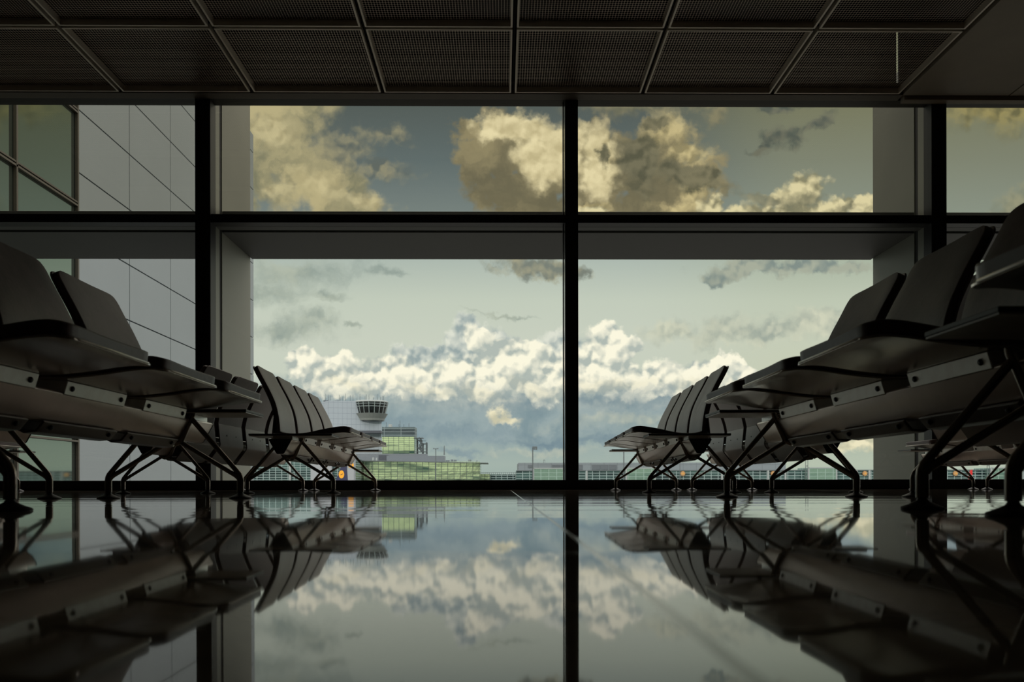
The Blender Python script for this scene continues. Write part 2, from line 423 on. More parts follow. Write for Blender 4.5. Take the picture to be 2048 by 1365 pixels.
def glass_mat(name, tint):
    m = bpy.data.materials.new(name); m.use_nodes = True
    T = NT(m.node_tree); T.n.clear()
    tr = T.node('ShaderNodeBsdfTransparent'); tr.inputs[0].default_value = tint + (1,)
    gl = T.node('ShaderNodeBsdfGlossy'); gl.inputs['Roughness'].default_value = 0.0; gl.inputs[0].default_value = (.9, .95, .9, 1)
    fr = T.node('ShaderNodeFresnel'); fr.inputs[0].default_value = 1.45
    mx = T.node('ShaderNodeMixShader'); T.l.new(fr.outputs[0], mx.inputs[0]); T.l.new(tr.outputs[0], mx.inputs[1]); T.l.new(gl.outputs[0], mx.inputs[2])
    o = T.node('ShaderNodeOutputMaterial'); T.l.new(mx.outputs[0], o.inputs[0])
    return m
M['glass'] = glass_mat('clear glass', (.97, .98, .97))
M['glass_up'] = glass_mat('sun-control glass', UPPER_TINT)

def mesh_mat():
    m = bpy.data.materials.new('expanded metal'); m.use_nodes = True
    T = NT(m.node_tree); b = T.n['Principled BSDF']; out = T.n['Material Output']
    b.inputs['Base Color'].default_value = rgba((215, 205, 192)); b.inputs['Metallic'].default_value = .4; b.inputs['Roughness'].default_value = .4
    tc = T.node('ShaderNodeTexCoord').outputs['Object']
    sep = T.node('ShaderNodeSeparateXYZ'); T.l.new(tc, sep.inputs[0])
    cx = T.m('COSINE', T.m('MULTIPLY', sep.outputs[0], 2 * pi / 0.046))
    cy = T.m('COSINE', T.m('MULTIPLY', sep.outputs[1], 2 * pi / 0.060))
    strand = T.m('LESS_THAN', T.m('ABSOLUTE', T.m('MULTIPLY', cx, cy)), 0.20)
    tr = T.node('ShaderNodeBsdfTransparent')
    mx = T.node('ShaderNodeMixShader'); T.put(mx.inputs[0], strand); T.l.new(tr.outputs[0], mx.inputs[1]); T.l.new(b.outputs[0], mx.inputs[2])
    T.l.new(mx.outputs[0], out.inputs[0])
    return m
M['mesh'] = mesh_mat()

# ------------------------------------------------------------------ floor
WY = 8.75                     # inner face of the window wall
XL, XR, YB = -6.52, 7.90, -9.0
def floor_z(x, y):
    if y < 0: return floor_z(x, 0)
    if y < .77: return -.00066 - (.77 - y) * .0048
    if y < 1.43: return -(1.43 - y) * .001
    k = min(1, (y - 1.43) / .2)
    return k * .6 * (.00011 * sin(2 * pi * y / .21 + .7 * sin(x * 1.9)) + .00016 * sin(2 * pi * y / .37 + 1 + x * .8) + .00020 * sin(2 * pi * y / .83 + 2 - x * .5))
def build_floor():
    ys = [YB, -4, -1, 0.0]
    y = 0.05
    while y < 1.43 - 1e-6: ys.append(y); y += .05
    ys += [.77 - .0005, .77, 1.43]; ys = sorted(set(ys)); y = 1.45
    while y < WY: ys.append(y); y += .02 if y < 4.5 else .035
    ys.append(WY + .2)
    nx = 60; xs = [XL - .1 + (XR - XL + .2) * i / nx for i in range(nx + 1)]
    V = [(x, y, floor_z(x, y)) for y in ys for x in xs]
    Fc = [(j * (nx + 1) + i, j * (nx + 1) + i + 1, (j + 1) * (nx + 1) + i + 1, (j + 1) * (nx + 1) + i) for j in range(len(ys) - 1) for i in range(nx)]
    k = len(V)
    V += [(XL - .1, YB, -.3), (XR + .1, YB, -.3), (XR + .1, WY + .2, -.3), (XL - .1, WY + .2, -.3)]
    Fc += [(k, k + 3, k + 2, k + 1)]
    m = MB().add(V, Fc)
    o = m.build('floor', M['floor'])
    for p in o.data.polygons: p.use_smooth = True
    struct(o)
build_floor()

# ------------------------------------------------------------------ window wall
H_SILL = zat(960.5, WY, 1144); H_T1 = zat(446, WY, 1144); H_T2 = zat(429.3, WY, 1144); H_HEAD = zat(201.3, WY, 1144)
ML = [(xat(392, WY), xat(422.5, WY)), (xat(1132, WY), xat(1157, WY)), (xat(1863, WY), xat(1893, WY))]
pitch = ML[2][0] - ML[1][0]
ML = [(ML[0][0] - pitch, ML[0][1] - pitch)] + ML + [(ML[2][0] + pitch, ML[2][1] + pitch)]
def build_windows():
    n = 1
    sill = MB().box((XL, WY, 0), (XR, WY + .14, H_SILL)); struct(sill.build('trim_1', M['frame'], bevel=.003))
    tr = MB().box((XL, WY, H_T1), (XR, WY + .14, H_T2)); struct(tr.build('trim_2', M['frame'], bevel=.003))
    hd = MB().box((XL, WY - .02, H_HEAD), (XR, WY + .14, H_HEAD + .16)); struct(hd.build('trim_3', M['frame']))
    struct(MB().box((xat(1127.6, WY), WY + .04, H_SILL), (xat(1129.6, WY), WY + .12, H_HEAD)).build('trim_60', M['frame']))
    k = 4
    for i, (x0, x1) in enumerate(ML):
        m = MB().box((x0, WY - .012, 0), (x1, WY + .15, H_HEAD))
        if i != 2: m.box(((x0 + x1) / 2 - .004, WY - .016, 0), ((x0 + x1) / 2 + .004, WY - .012, H_HEAD))
        struct(m.build('trim_%d' % k, M['frame'])); k += 1
    xs = [XL] + [x for p in ML for x in p] + [XR]
    for i in range(0, len(xs), 2):
        a_, b_ = xs[i], xs[i + 1]
        if b_ - a_ < .05: continue
        for z0, z1, mt in ((H_SILL, H_T1, 'glass'), (H_T2, H_HEAD, 'glass_up')):
            o = MB().add([(a_, WY + .07, z0), (b_, WY + .07, z0), (b_, WY + .07, z1), (a_, WY + .07, z1)], [(0, 1, 2, 3)]).build('window_%d' % n, M[mt])
            struct(o); n += 1
build_windows()

# outer casing: deep fins beside two mullions and a deep ledge across, beyond the glass
def build_casing():
    y0, y1, y2, y3 = WY + .15, WY + .28, WY + .36, WY + 1.38
    for i, (x0, x1) in enumerate((ML[1], ML[3], ML[0], ML[4])):
        x0, x1 = x0 + .012, x1 - .002
        if i == 1 or i == 3: x0, x1 = x0 - .012, x1 - .02
        zt = 4.47 if i == 1 else 5.4
        m = MB().box((x0, y0, -.4), (x1, y1, zt)).box((x0, y2, -.4), (x1, y3, zt)); struct(m.build('trim_%d' % (20 + i), M['casing'], bevel=.004))
        struct(MB().box((x0 + .01, y1, -.4), (x1 - .01, y2, zt - .05)).build('trim_%d' % (30 + i), M['casing_gap']))
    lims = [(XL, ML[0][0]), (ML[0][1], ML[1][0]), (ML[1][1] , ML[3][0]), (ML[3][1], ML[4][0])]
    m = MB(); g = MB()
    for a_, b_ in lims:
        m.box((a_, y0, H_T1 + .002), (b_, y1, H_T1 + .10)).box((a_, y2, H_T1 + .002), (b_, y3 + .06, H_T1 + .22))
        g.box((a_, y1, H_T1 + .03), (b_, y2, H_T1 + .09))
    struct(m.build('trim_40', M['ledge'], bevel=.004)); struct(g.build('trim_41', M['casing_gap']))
    struct(MB().box((XL, WY + .15, -.5), (XR, WY + 1.4, .03)).build('trim_42', M['casing']))
build_casing()

# ------------------------------------------------------------------ ceiling: rows of mesh panels in ribbed frames
HC = H_HEAD
YC = [8.60, 7.372, 6.144]
XC = [3.872 - 1.2535 * i for i in range(8)][::-1]
def build_ceiling():
    struct(MB().box((XL - .1, YB - .1, HC + .9), (XR + .1, WY + .3, HC + 1.05)).build('ceiling', M['dark']))
    struct(MB().box((XL, YC[0] - .0, HC - .002), (XC[-1] + .03, WY - .02, HC + .12)).build('trim_50', M['header'], bevel=.003))
    # solid soffit to the right and the plain ceiling nearer the camera
    struct(MB().box((XC[-1] + .03, YB, HC - .0), (xat(2018, YC[0], 190), YC[0] + .01, HC + .12)).box((xat(2018, YC[0], 190) + .012, YB, HC), (XR, YC[0] + .01, HC + .12))
           .box((XC[-1] + .06, YC[0] + .04, HC - .03), (XR, WY - .02, HC + .1)).build('trim_51', M['soffit'], bevel=.004))
    struct(MB().box((XL, YB, HC), (XC[-1] + .01, YC[2] - .02, HC + .1)).build('trim_52', M['soffit']))
    struct(MB().box((XL, YC[2] - .02, HC), (XC[0] - .02, YC[0], HC + .1)).build('trim_53', M['soffit']))
    px, py = XC[1] - XC[0], YC[0] - YC[1]
    w, d, h, t = px - .036, py - .036, .055, .016
    fr = MB()
    for s_ in (-1, 1):
        fr.box((s_ * w / 2, -d / 2, 0), (s_ * (w / 2 - t), d / 2, h)); fr.box((-w / 2 + t, s_ * d / 2, 0), (w / 2 - t, s_ * (d / 2 - t), h))
    fm = fr.mesh('frame', M['rib'])
    mm = MB().add([(-w / 2 + t, -d / 2 + t, h - .004), (w / 2 - t, -d / 2 + t, h - .004), (w / 2 - t, d / 2 - t, h - .004), (-w / 2 + t, d / 2 - t, h - .004)], [(0, 3, 2, 1)]).mesh('metal_mesh', M['mesh'])
    ordn = ['leftmost', 'second from the left', 'third from the left', 'middle one', 'third from the right', 'second from the right', 'rightmost']
    for j in range(2):
        for i in range(7):
            row = 'in the row against the window wall' if j == 0 else 'in the row nearer the viewer'
            p = empty('ceiling_panel', ((XC[i] + XC[i + 1]) / 2, (YC[j] + YC[j + 1]) / 2, HC), 0,
                      'expanded metal ceiling panel, %s %s' % (ordn[i], row), 'ceiling panel', 'expanded metal ceiling panels')
            p['kind'] = 'thing'
            link('frame', fm, p); link('metal_mesh', mm, p)
    # dark rail in the groove between the panels
    rl = MB()
    for x in XC: rl.box((x - .006, YC[2], HC + .035), (x + .006, YC[0], HC + .06))
    rl.box((XC[0], YC[1] - .006, HC + .035), (XC[-1], YC[1] + .006, HC + .06))
    struct(rl.build('trim_54', M['dark']))
build_ceiling()
def build_shell():
    T_ = .15
    struct(MB().box((XL - T_, YB, -.3), (XL, WY + .15, HC + 1.05)).build('wall_left', M['wall']))
    struct(MB().box((XR, YB, -.3), (XR + T_, WY + .15, HC + 1.05)).build('wall_right', M['wall']))
    struct(MB().box((XL - T_, YB - T_, -.3), (XR + T_, YB, HC + 1.05)).build('wall_back', M['wall']))
    # wall over the window head; one upright slot lets daylight in above the mesh
    sx0, sx1 = xat(1792.6, WY, 120), xat(1797.5, WY, 120)
    sz0, sz1 = zat(168, WY, 1796), zat(62, WY, 1796)
    m = MB().box((XL, WY, HC + .15), (sx0, WY + .02, HC + .9)).box((sx1, WY, HC + .15), (XR, WY + .02, HC + .9))
    m.box((sx0, WY, HC + .15), (sx1, WY + .02, sz0)).box((sx0, WY, sz1), (sx1, WY + .02, HC + .9))
    struct(m.build('wall_front', M['dark']))
build_shell()

# ------------------------------------------------------------------ beam seating
PITCH, SW = 0.60, 0.505
def cat_rom(P, n=6):
    P = [Vector(p) for p in P]; out = []
    for i in range(len(P) - 1):
        p0, p1, p2, p3 = P[max(i - 1, 0)], P[i], P[i + 1], P[min(i + 2, len(P) - 1)]
        for k in range(n):
            t = k / n
            out.append(.5 * ((2 * p1) + (p2 - p0) * t + (2 * p0 - 5 * p1 + 4 * p2 - p3) * t * t + (3 * p1 - p0 - 3 * p2 + p3) * t ** 3))
    out.append(P[-1]); return out
def sheet(prof, th, width=SW, r0=0.0, r1=0.0, dish=0.0, side=1, nx=14, crown=0.0, bottom=None):
    """a pad or shell: prof (u, z) of its upper face, th thickness below it, r0/r1 corner radii at its two ends"""
    L = [0.0]
    for a_, b_ in zip(prof, prof[1:]): L.append(L[-1] + (b_ - a_).length)
    tot = L[-1]
    def hw(s_):
        h = width / 2
        for r, d in ((r0, s_), (r1, tot - s_)):
            if r > 0 and d < r: h -= r - math.sqrt(max(0, r * r - (r - d) ** 2))
        return h
    top, bot = [], []
    for i, p in enumerate(prof):
        t = (prof[min(i + 1, len(prof) - 1)] - prof[max(i - 1, 0)]).normalized()
        n = Vector((-t.y, t.x)) * side
        w = hw(L[i]); rt, rb = [], []
        for k in range(nx + 1):
            x = -1 + 2 * k / nx
            x = math.copysign(abs(x) ** .85, x)
            dd = -dish * (1 - x * x) + crown * (1 - x ** 8)
            q = p + n * dd
            rt.append((q.x, x * w, q.y)); q2 = (p - n * th if bottom is None else bottom[i])
            rb.append((q2.x, x * w, q2.y))
        top.append(rt); bot.append(rb)
    m, N, K = MB(), len(prof), nx + 1
    V = [q for r in top for q in r] + [q for r in bot for q in r]; o = N * K; Fc = []
    for i in range(N - 1):
        for k in range(nx):
            a_ = i * K + k
            Fc.append((a_, a_ + 1, a_ + K + 1, a_ + K)); Fc.append((o + a_, o + a_ + K, o + a_ + K + 1, o + a_ + 1))
        for k in (0, nx):
            a_ = i * K + k; Fc.append((a_, a_ + K, o + a_ + K, o + a_))
    for i in (0, N - 1):
        for k in range(nx):
            a_ = i * K + k; Fc.append((a_, a_ + 1, o + a_ + 1, o + a_))
    return m.add(V, Fc)

def seat_meshes():
    S = {}
    top = cat_rom([(-.070, .405), (0, .396), (.095, .402), (.20, .424), (.29, .440), (.345, .444), (.388, .437)], 5)
    low = cat_rom([(-.068, .388), (0, .383), (.095, .382), (.20, .392), (.29, .405), (.345, .409), (.384, .405)], 5)
    S['seat_cushion'] = sheet(top, .032, r0=0, r1=.035, dish=.004, crown=.003, bottom=low).mesh('seat_cushion', M['leather'], True, .008)
    und = [p + Vector((0, -.001)) for p in low]
    und = [Vector((p.x + (.009 if i > len(und) - 3 else 0), p.y)) for i, p in enumerate(und)]
    S['seat_pan'] = sheet(und, .006, width=SW + .006, r1=.035).mesh('seat_pan', M['shell'], True, .002)
    back = cat_rom([(-.232, .852), (-.196, .78), (-.148, .69), (-.108, .60), (-.088, .52), (-.079, .45), (-.076, .405)], 5)
    S['back_cushion'] = sheet(back, .024, r0=.045, r1=0, dish=.004, side=1, crown=.004).mesh('back_cushion', M['leather'], True, .008)
    S['seat_edge'] = MB().tube([(.388, -.218, .4035), (.3945, -.205, .4035), (.3945, .205, .4035), (.388, .218, .4035)], .0028, 8).mesh('seat_edge', M['lip'], True)
    # the metal back shell runs on down behind the beam and folds in under it
    sh = [p + Vector((-.026, -.004 if i == 0 else 0)) for i, p in enumerate(back)]
    sh = sh[:-8] + [Vector((-.112, .50)), Vector((-.128, .347)), Vector((-.124, .335)), Vector((-.045, .228)), Vector((-.030, .221)), Vector((.004, .224)), Vector((.027, .252))]
    S['backrest'] = sheet(sh, .008, width=SW, r0=.045, side=1, nx=12).mesh('backrest', M['shell_back'], True, .002)
    b = MB().prism([(.071, .331), (.084, .374), (.05, .377), (-.06, .381), (-.074, .366), (-.068, .334)], -.215, .215)
    S['seat_bracket'] = b.mesh('seat_bracket', M['bracket'], True, .003)
    n = Vector((.97, 0, -.24)).normalized()
    S['bolt'] = MB().tube([-n * .002, n * .0045, n * .0075], [.0085, .0085, .005], 10).mesh('bolt', M['black'], True)
    n2 = Vector((.77, 0, -.63)).normalized()
    S['bolt_low'] = MB().tube([-n2 * .002, n2 * .006, n2 * .008], [.008, .008, .005], 10).mesh('bolt_low', M['black'], True)
    S['bolt_back'] = MB().tube([(.004, 0, 0), (-.003, 0, 0)], [.006, .005], 8).mesh('bolt_back', M['black'], True)
    return S
SM = seat_meshes()

def frame_meshes():
    R1 = .0115
    m = MB(); half = {}
    for s_ in (1, -1):
        foot = [(s_ * .28, 0, .026), (s_ * .28, 0, .098), (s_ * .062, 0, .352)]
        pts = rounded(foot, .022, 6)
        m.tube(pts, [.0145] * 2 + [.0138] * 2 + [.0125] * 2 + [.0108] * (len(pts) - 7) + [.0108], 14)
        m.tube(rounded([(s_ * .276, 0, .082), (s_ * .262, 0, .096), (s_ * .02, 0, .243)], .02, 4), [.0115] + [.0100] * 6 + [.0110], 12)
        # clamp bar against the beam's side, thicker
        m.tube([(s_ * .080, 0, .372), (s_ * .074, 0, .358), (s_ * .024, 0, .244), (0, 0, .236)], [.012, .0155, .0165, .0165], 14)
    m.tube([(-.07, 0, .355), (.07, 0, .355)], .009, 10)
    S = {'leg_frame': m.mesh('leg_frame', M['leg'], True)}
    f = MB().lathe([(.046, .0), (.047, .003), (.044, .006), (.028, .012), (.014, .019), (.0105, .024), (.0105, .034), (.0, .034)], 24)
    S['foot'] = f.mesh('foot', M['black'], True)
    return S
FM = frame_meshes()

def beam_mesh(y0, y1):
    return MB().prism([(-.066, .340), (.066, .340), (.069, .334), (.024, .254), (.016, .249), (-.016, .249), (-.024, .254), (-.069, .334)], y0, y1).mesh('beam', M['beam'], True, .002)
CAP = MB().prism([(-.067, .341), (.067, .341), (.070, .334), (.025, .253), (.016, .248), (-.016, .248), (-.025, .253), (-.070, .334)], -.003, .003).mesh('end_cap', M['black'])
def table_mesh():
    return MB().prism([(-.203, -.148), (.313, -.148), (.313, .128), (-.203, .128)], .362, .366, 'Z').mesh('table', M['table'])
TT = MB().prism([(-.205, -.15), (.315, -.15), (.315, .13), (-.205, .13)], .366, .377, 'Z').mesh('table_top', M['black'])
TM = table_mesh()
TB = MB().box((-.06, -.12, .338), (.062, .12, .3625)).mesh('table_bracket', M['bracket'])

def bench(n, L, near, far, facing, loc, rz, label, group):
    """n seats between two leg frames L apart; near/far: side table at that end; facing +1 = +X"""
    root = empty('beam_seat_bench', loc, rz + (0 if facing > 0 else pi), label, 'airport seating', group)
    e0, e1 = (near, far) if facing > 0 else (far, near)
    y0, y1 = -L / 2 - (.30 if e0 else .05), L / 2 + (.30 if e1 else .05)
    bm_ = link('beam', beam_mesh(y0, y1), root, .002)
    for ye in (y0, y1): link('end_cap', CAP, bm_, loc=(0, ye, 0))
    for s_ in (-1, 1):
        fr = link('leg_frame', FM['leg_frame'], root, loc=(0, s_ * L / 2, 0))
        for t in (-1, 1): link('foot', FM['foot'], fr, loc=(t * .28, 0, 0))
    for i in range(n):
        y = (i - (n - 1) / 2) * (L / n)
        p = link('seat_pan', SM['seat_pan'], root, .002, loc=(0, y, 0)); link('seat_cushion', SM['seat_cushion'], p, .008); link('seat_edge', SM['seat_edge'], p)
        b = link('backrest', SM['backrest'], root, .002, loc=(0, y, 0)); link('back_cushion', SM['back_cushion'], b, .008)
        for t in (-1, 1): link('bolt', SM['bolt_low'], b, loc=(.022, t * .20, .234)); link('bolt', SM['bolt_back'], b, loc=(-.128, t * .10, .42))
        k = link('seat_bracket', SM['seat_bracket'], root, .003, loc=(0, y, 0))
        for t in (-1, 1): link('bolt', SM['bolt'], k, loc=(.0765, t * .175, .353))
    for s_, e in ((-1, e0), (1, e1)):
        if e:
            t = link('side_table', TM, root, loc=(0, s_ * (L / 2 + .115), 0)); link('bracket', TB, t); link('table_top', TT, t, .002)
    return root

def line(xa, ya, xb, yb):
    """centre and heading of a bench whose two leg frames stand at those floor points"""
    return ((xa + xb) / 2, (ya + yb) / 2, 0), -math.atan2(xb - xa, yb - ya)
XA = lambda px, Y: xat(px, Y, 985)
G = 'rows of black beam seats in the departure gate'
def place(n, near, far, facing, A_, B_, label):
    loc, rz = line(A_[0], A_[1], B_[0], B_[1])
    L = math.hypot(B_[0] - A_[0], B_[1] - A_[1])
    return bench(n, L, near, far, facing, loc, rz, label, G)
b1 = XA(581, 5.86); b2 = XA(690, 8.22)
place(3, 0, 1, 1, (-1.395, 2.03), (XA(349, 3.81), 3.81), 'black three-seat bench in the left foreground, facing the aisle')
place(4, 1, 1, 1, (b1, 5.86), (b2, 8.22), 'four-seat bench by the window, facing the aisle before the white control tower')
place(4, 1, 1, -1, (XA(331, 5.84), 5.84), (XA(546, 8.22), 8.22), 'four-seat bench turned away from the aisle, backs to the bench before the control tower')
place(3, 0, 1, -1, (-2.20, 2.03), (XA(-34, 3.80), 3.80), 'three-seat bench turned away, back to back behind the left foreground bench')
place(4, 1, 1, 1, (XA(4, 8.30) - .10, 5.92), (XA(4, 8.30) - .13, 8.30), 'farthest left bench by the window, seen under the left foreground bench')
place(3, 0, 1, 1, (-1.355, -.19), (-1.355, 1.60), 'nearest left bench, of which only a side table corner shows at the left edge')
place(3, 0, 1, -1, (XA(2089, 2.02), 2.02), (XA(1583.5, 3.83), 3.83), 'black three-seat bench in the right foreground, facing the aisle')
place(3, 0, 1, -1, (1.205, -.19), (1.205, 1.60), 'nearest right bench, cut off by the right edge of the photo')
place(4, 1, 1, -1, (XA(1383.5, 5.86), 5.86), (XA(1292, 8.20), 8.20), 'four-seat bench by the window, first to the right of the middle mullion')
place(4, 1, 1, 1, (XA(1627.5, 5.86), 5.86), (XA(1444, 8.22), 8.22), 'four-seat bench turned away from the aisle, rounded backs behind the right window bench')
place(3, 0, 1, 1, (2.05, 2.02), (2.045, 3.80), 'three-seat bench turned away, back to back behind the right foreground bench')
place(4, 1, 1, -1, (4.14, 5.92), (4.14, 8.30), 'far right bench facing the aisle, its side table ends before the right casing')
place(4, 1, 1, 1, (4.83, 5.92), (4.83, 8.30), 'farthest right bench, turned away behind the far right bench near the red tail fin')

# ------------------------------------------------------------------ beyond the glass
GZ = -5.6                                  # the apron lies a storey below the gate floor
def block(px0, px1, pyt, Y, depth, zb=None, pyb=None):
    a_ = at(px0, pyt, Y); b_ = at(px1, pyt, Y)
    z0 = GZ if zb is None and pyb is None else (zb if zb is not None else at(px0, pyb, Y).z)
    return (a_.x, Y, z0), (b_.x, Y + depth, a_.z)

def grid_mat(name, cw, ch, line, colA, colB, lw=.12, lh=.12, rough=.12, metal=.85, wav=0.35, dark_bias=0.0, scale=(1, 1), emit=None):
    """glazed curtain wall: thin frames, panes that differ slightly and mirror the sky unevenly (x across, z up)"""
    m = bpy.data.materials.new(name); m.use_nodes = True
    T = NT(m.node_tree); b = T.n['Principled BSDF']
    tc = T.node('ShaderNodeTexCoord').outputs['Object']
    sep = T.node('ShaderNodeSeparateXYZ'); T.l.new(tc, sep.inputs[0])
    along = T.m('ADD', sep.outputs[0], sep.outputs[1])
    def cell(x, p, w):
        q = T.m('DIVIDE', T.m('ADD', x, p * 200), p); fr = T.m('FRACT', q)
        d = T.m('MULTIPLY', T.m('MINIMUM', fr, T.m('SUBTRACT', 1.0, fr)), p)
        return T.m('FLOOR', q), T.m('LESS_THAN', d, w / 2)
    ix, lx = cell(along, cw, lw); iz, lz = cell(sep.outputs[2], ch, lh)
    cv = T.node('ShaderNodeCombineXYZ'); T.l.new(ix, cv.inputs[0]); T.l.new(iz, cv.inputs[1])
    wn = T.node('ShaderNodeTexWhiteNoise'); T.l.new(cv.outputs[0], wn.inputs['Vector'])
    big = T.noise(T.vm('MULTIPLY', tc, (.03, .03, .42)), 1.0, 4, .6, dist=.6, dim='3D')
    f = T.m('ADD', T.m('MULTIPLY', wn.outputs['Value'], .35), T.step(big, .36 + dark_bias, .6 + dark_bias), clamp=True)
    pane = T.mix(f, lin(colA), lin(colB))
    ln = T.m('MAXIMUM', lx, lz)
    T.put(b.inputs['Base Color'], T.mix(ln, pane, lin(line)))
    T.put(b.inputs['Metallic'], T.m('MULTIPLY', T.m('SUBTRACT', 1.0, ln), metal))
    T.put(b.inputs['Roughness'], T.m('ADD', T.m('MULTIPLY', ln, .4), rough))
    nz = T.noise(tc, .25, 3, .6, dim='3D')
    bn = T.node('ShaderNodeBump'); bn.inputs['Strength'].default_value = wav; bn.inputs['Distance'].default_value = .25
    T.l.new(nz, bn.inputs['Height']); T.l.new(bn.outputs[0], b.inputs['Normal'])
    return m
def tile_mat(name, col, cw, ch, line, w=.08, rough=.6):
    m = pmat(name, col, rough); T = NT(m.node_tree); b = T.n['Principled BSDF']
    tc = T.node('ShaderNodeTexCoord').outputs['Object']
    sep = T.node('ShaderNodeSeparateXYZ'); T.l.new(tc, sep.inputs[0])
    along = T.m('ADD', sep.outputs[0], sep.outputs[1])
    def ln(x, p):
        fr = T.m('FRACT', T.m('DIVIDE', T.m('ADD', x, p * 200), p))
        return T.m('LESS_THAN', T.m('MULTIPLY', T.m('MINIMUM', fr, T.m('SUBTRACT', 1.0, fr)), p), w / 2)
    T.put(b.inputs['Base Color'], T.mix(T.m('MAXIMUM', ln(along, cw), ln(sep.outputs[2], ch)), lin(col), lin(line)))
    return m

struct(MB().box((-600, WY + 1.5, GZ - .5), (600, 900, GZ)).build('apron', pmat('grey apron concrete', (96, 98, 96), .85)))

# the neighbouring wing on the left: glazed end, then pale panels, at right angles to our window
def build_wing():
    X = -8.25; z = lambda v: EYE + v * abs(X)      # v: height over distance ratio read off the facade
    wing = empty('terminal_wing', (X, 20, GZ), 0, 'grey panelled terminal wing with a glazed end, filling the left window bay', 'building')
    panelm = pmat('pale facade panel', (124, 132, 136), .55, metal=.0, vary=(.15, .06))
    dv = .149
    P = MB(); ys = [17.46, 19.83, 22.27, 24.72, 27.2, 29.7]
    zs = [z(-.006 + dv * k) for k in range(-4, 11)]; zs[-1] = z(1.41)
    g = .028
    for i in range(5):
        for k in range(len(zs) - 1):
            P.box((X - .08 - 1.0, ys[i] + g / 2, zs[k] + g / 2), (X - 1.0, ys[i + 1] - g / 2, zs[k + 1] - g / 2))
    def child(mb, name, mat, bevel=0):
        o = mb.build(name, mat, wing, bevel=bevel); o.matrix_parent_inverse = Matrix.Translation((-X, -20, -GZ)); return o
    P.v = [(x + 1.0, y, z_) for x, y, z_ in P.v]
    child(P, 'wall_panels', panelm)
    child(MB().box((X - 6, 17.45, GZ), (X - .085, 29.68, z(1.405))), 'wall', pmat('facade joint backing', (40, 38, 34), .8))
    glassm = pmat('wing glass', (140, 152, 146), .03, metal=.9)
    child(MB().box((X - 5.9, 9.9, GZ), (X - .05, 17.40, z(1.35))), 'glazing', glassm)
    fr = MB()
    yv = [17.45, 15.26, 13.1, 10.95]
    for y in yv: fr.box((X - .04, y - .05, GZ), (X + .015, y + .0, z(1.40)))
    for v in (.106, .662, .882, 1.10, 1.32, -.3): fr.box((X - .045, 9.9, z(v) - .045), (X + .015, 17.4, z(v) - .01)); fr.box((X - .045, 9.9, z(v) + .02), (X + .01, 17.4, z(v) + .05))
    child(fr, 'glazing_frame', pmat('wing glazing bar', (74, 68, 60), .5, metal=.3))
build_wing()

white_tile = tile_mat('white tower tiles', (156, 167, 180), 2.0, 2.0, (122, 133, 146), .09)
blue_grey = pmat('blue grey cladding', (104, 113, 124), .6)
slate = pmat('slate cladding', (62, 68, 80), .6)
green_glass = grid_mat('green mirror glass', 1.85, .74, (60, 76, 72), (62, 92, 90), (206, 224, 186), .14, .11, wav=.6)
louver = grid_mat('dark louvre bands', 6.0, 1.25, (120, 134, 140), (40, 50, 60), (70, 86, 92), .2, .22, metal=.3, rough=.4)
teal_glass = grid_mat('teal glass wall', 1.7, .66, (140, 158, 162), (36, 50, 56), (80, 108, 110), .16, .13, rough=.15, metal=.6, dark_bias=.04)
pale_glass = grid_mat('pale green glass', 1.9, .9, (140, 164, 160), (96, 126, 122), (136, 164, 154), .14, .10, rough=.15, metal=.7)
steel = pmat('grey steel', (96, 104, 110), .5, metal=.5)
vent_w = pmat('white roof vent', (150, 158, 162), .5)
dkglass = grid_mat('tower cab glass', 40, 60, (120, 136, 140), (12, 15, 17), (24, 30, 32), .01, .01, rough=.1, metal=.0)

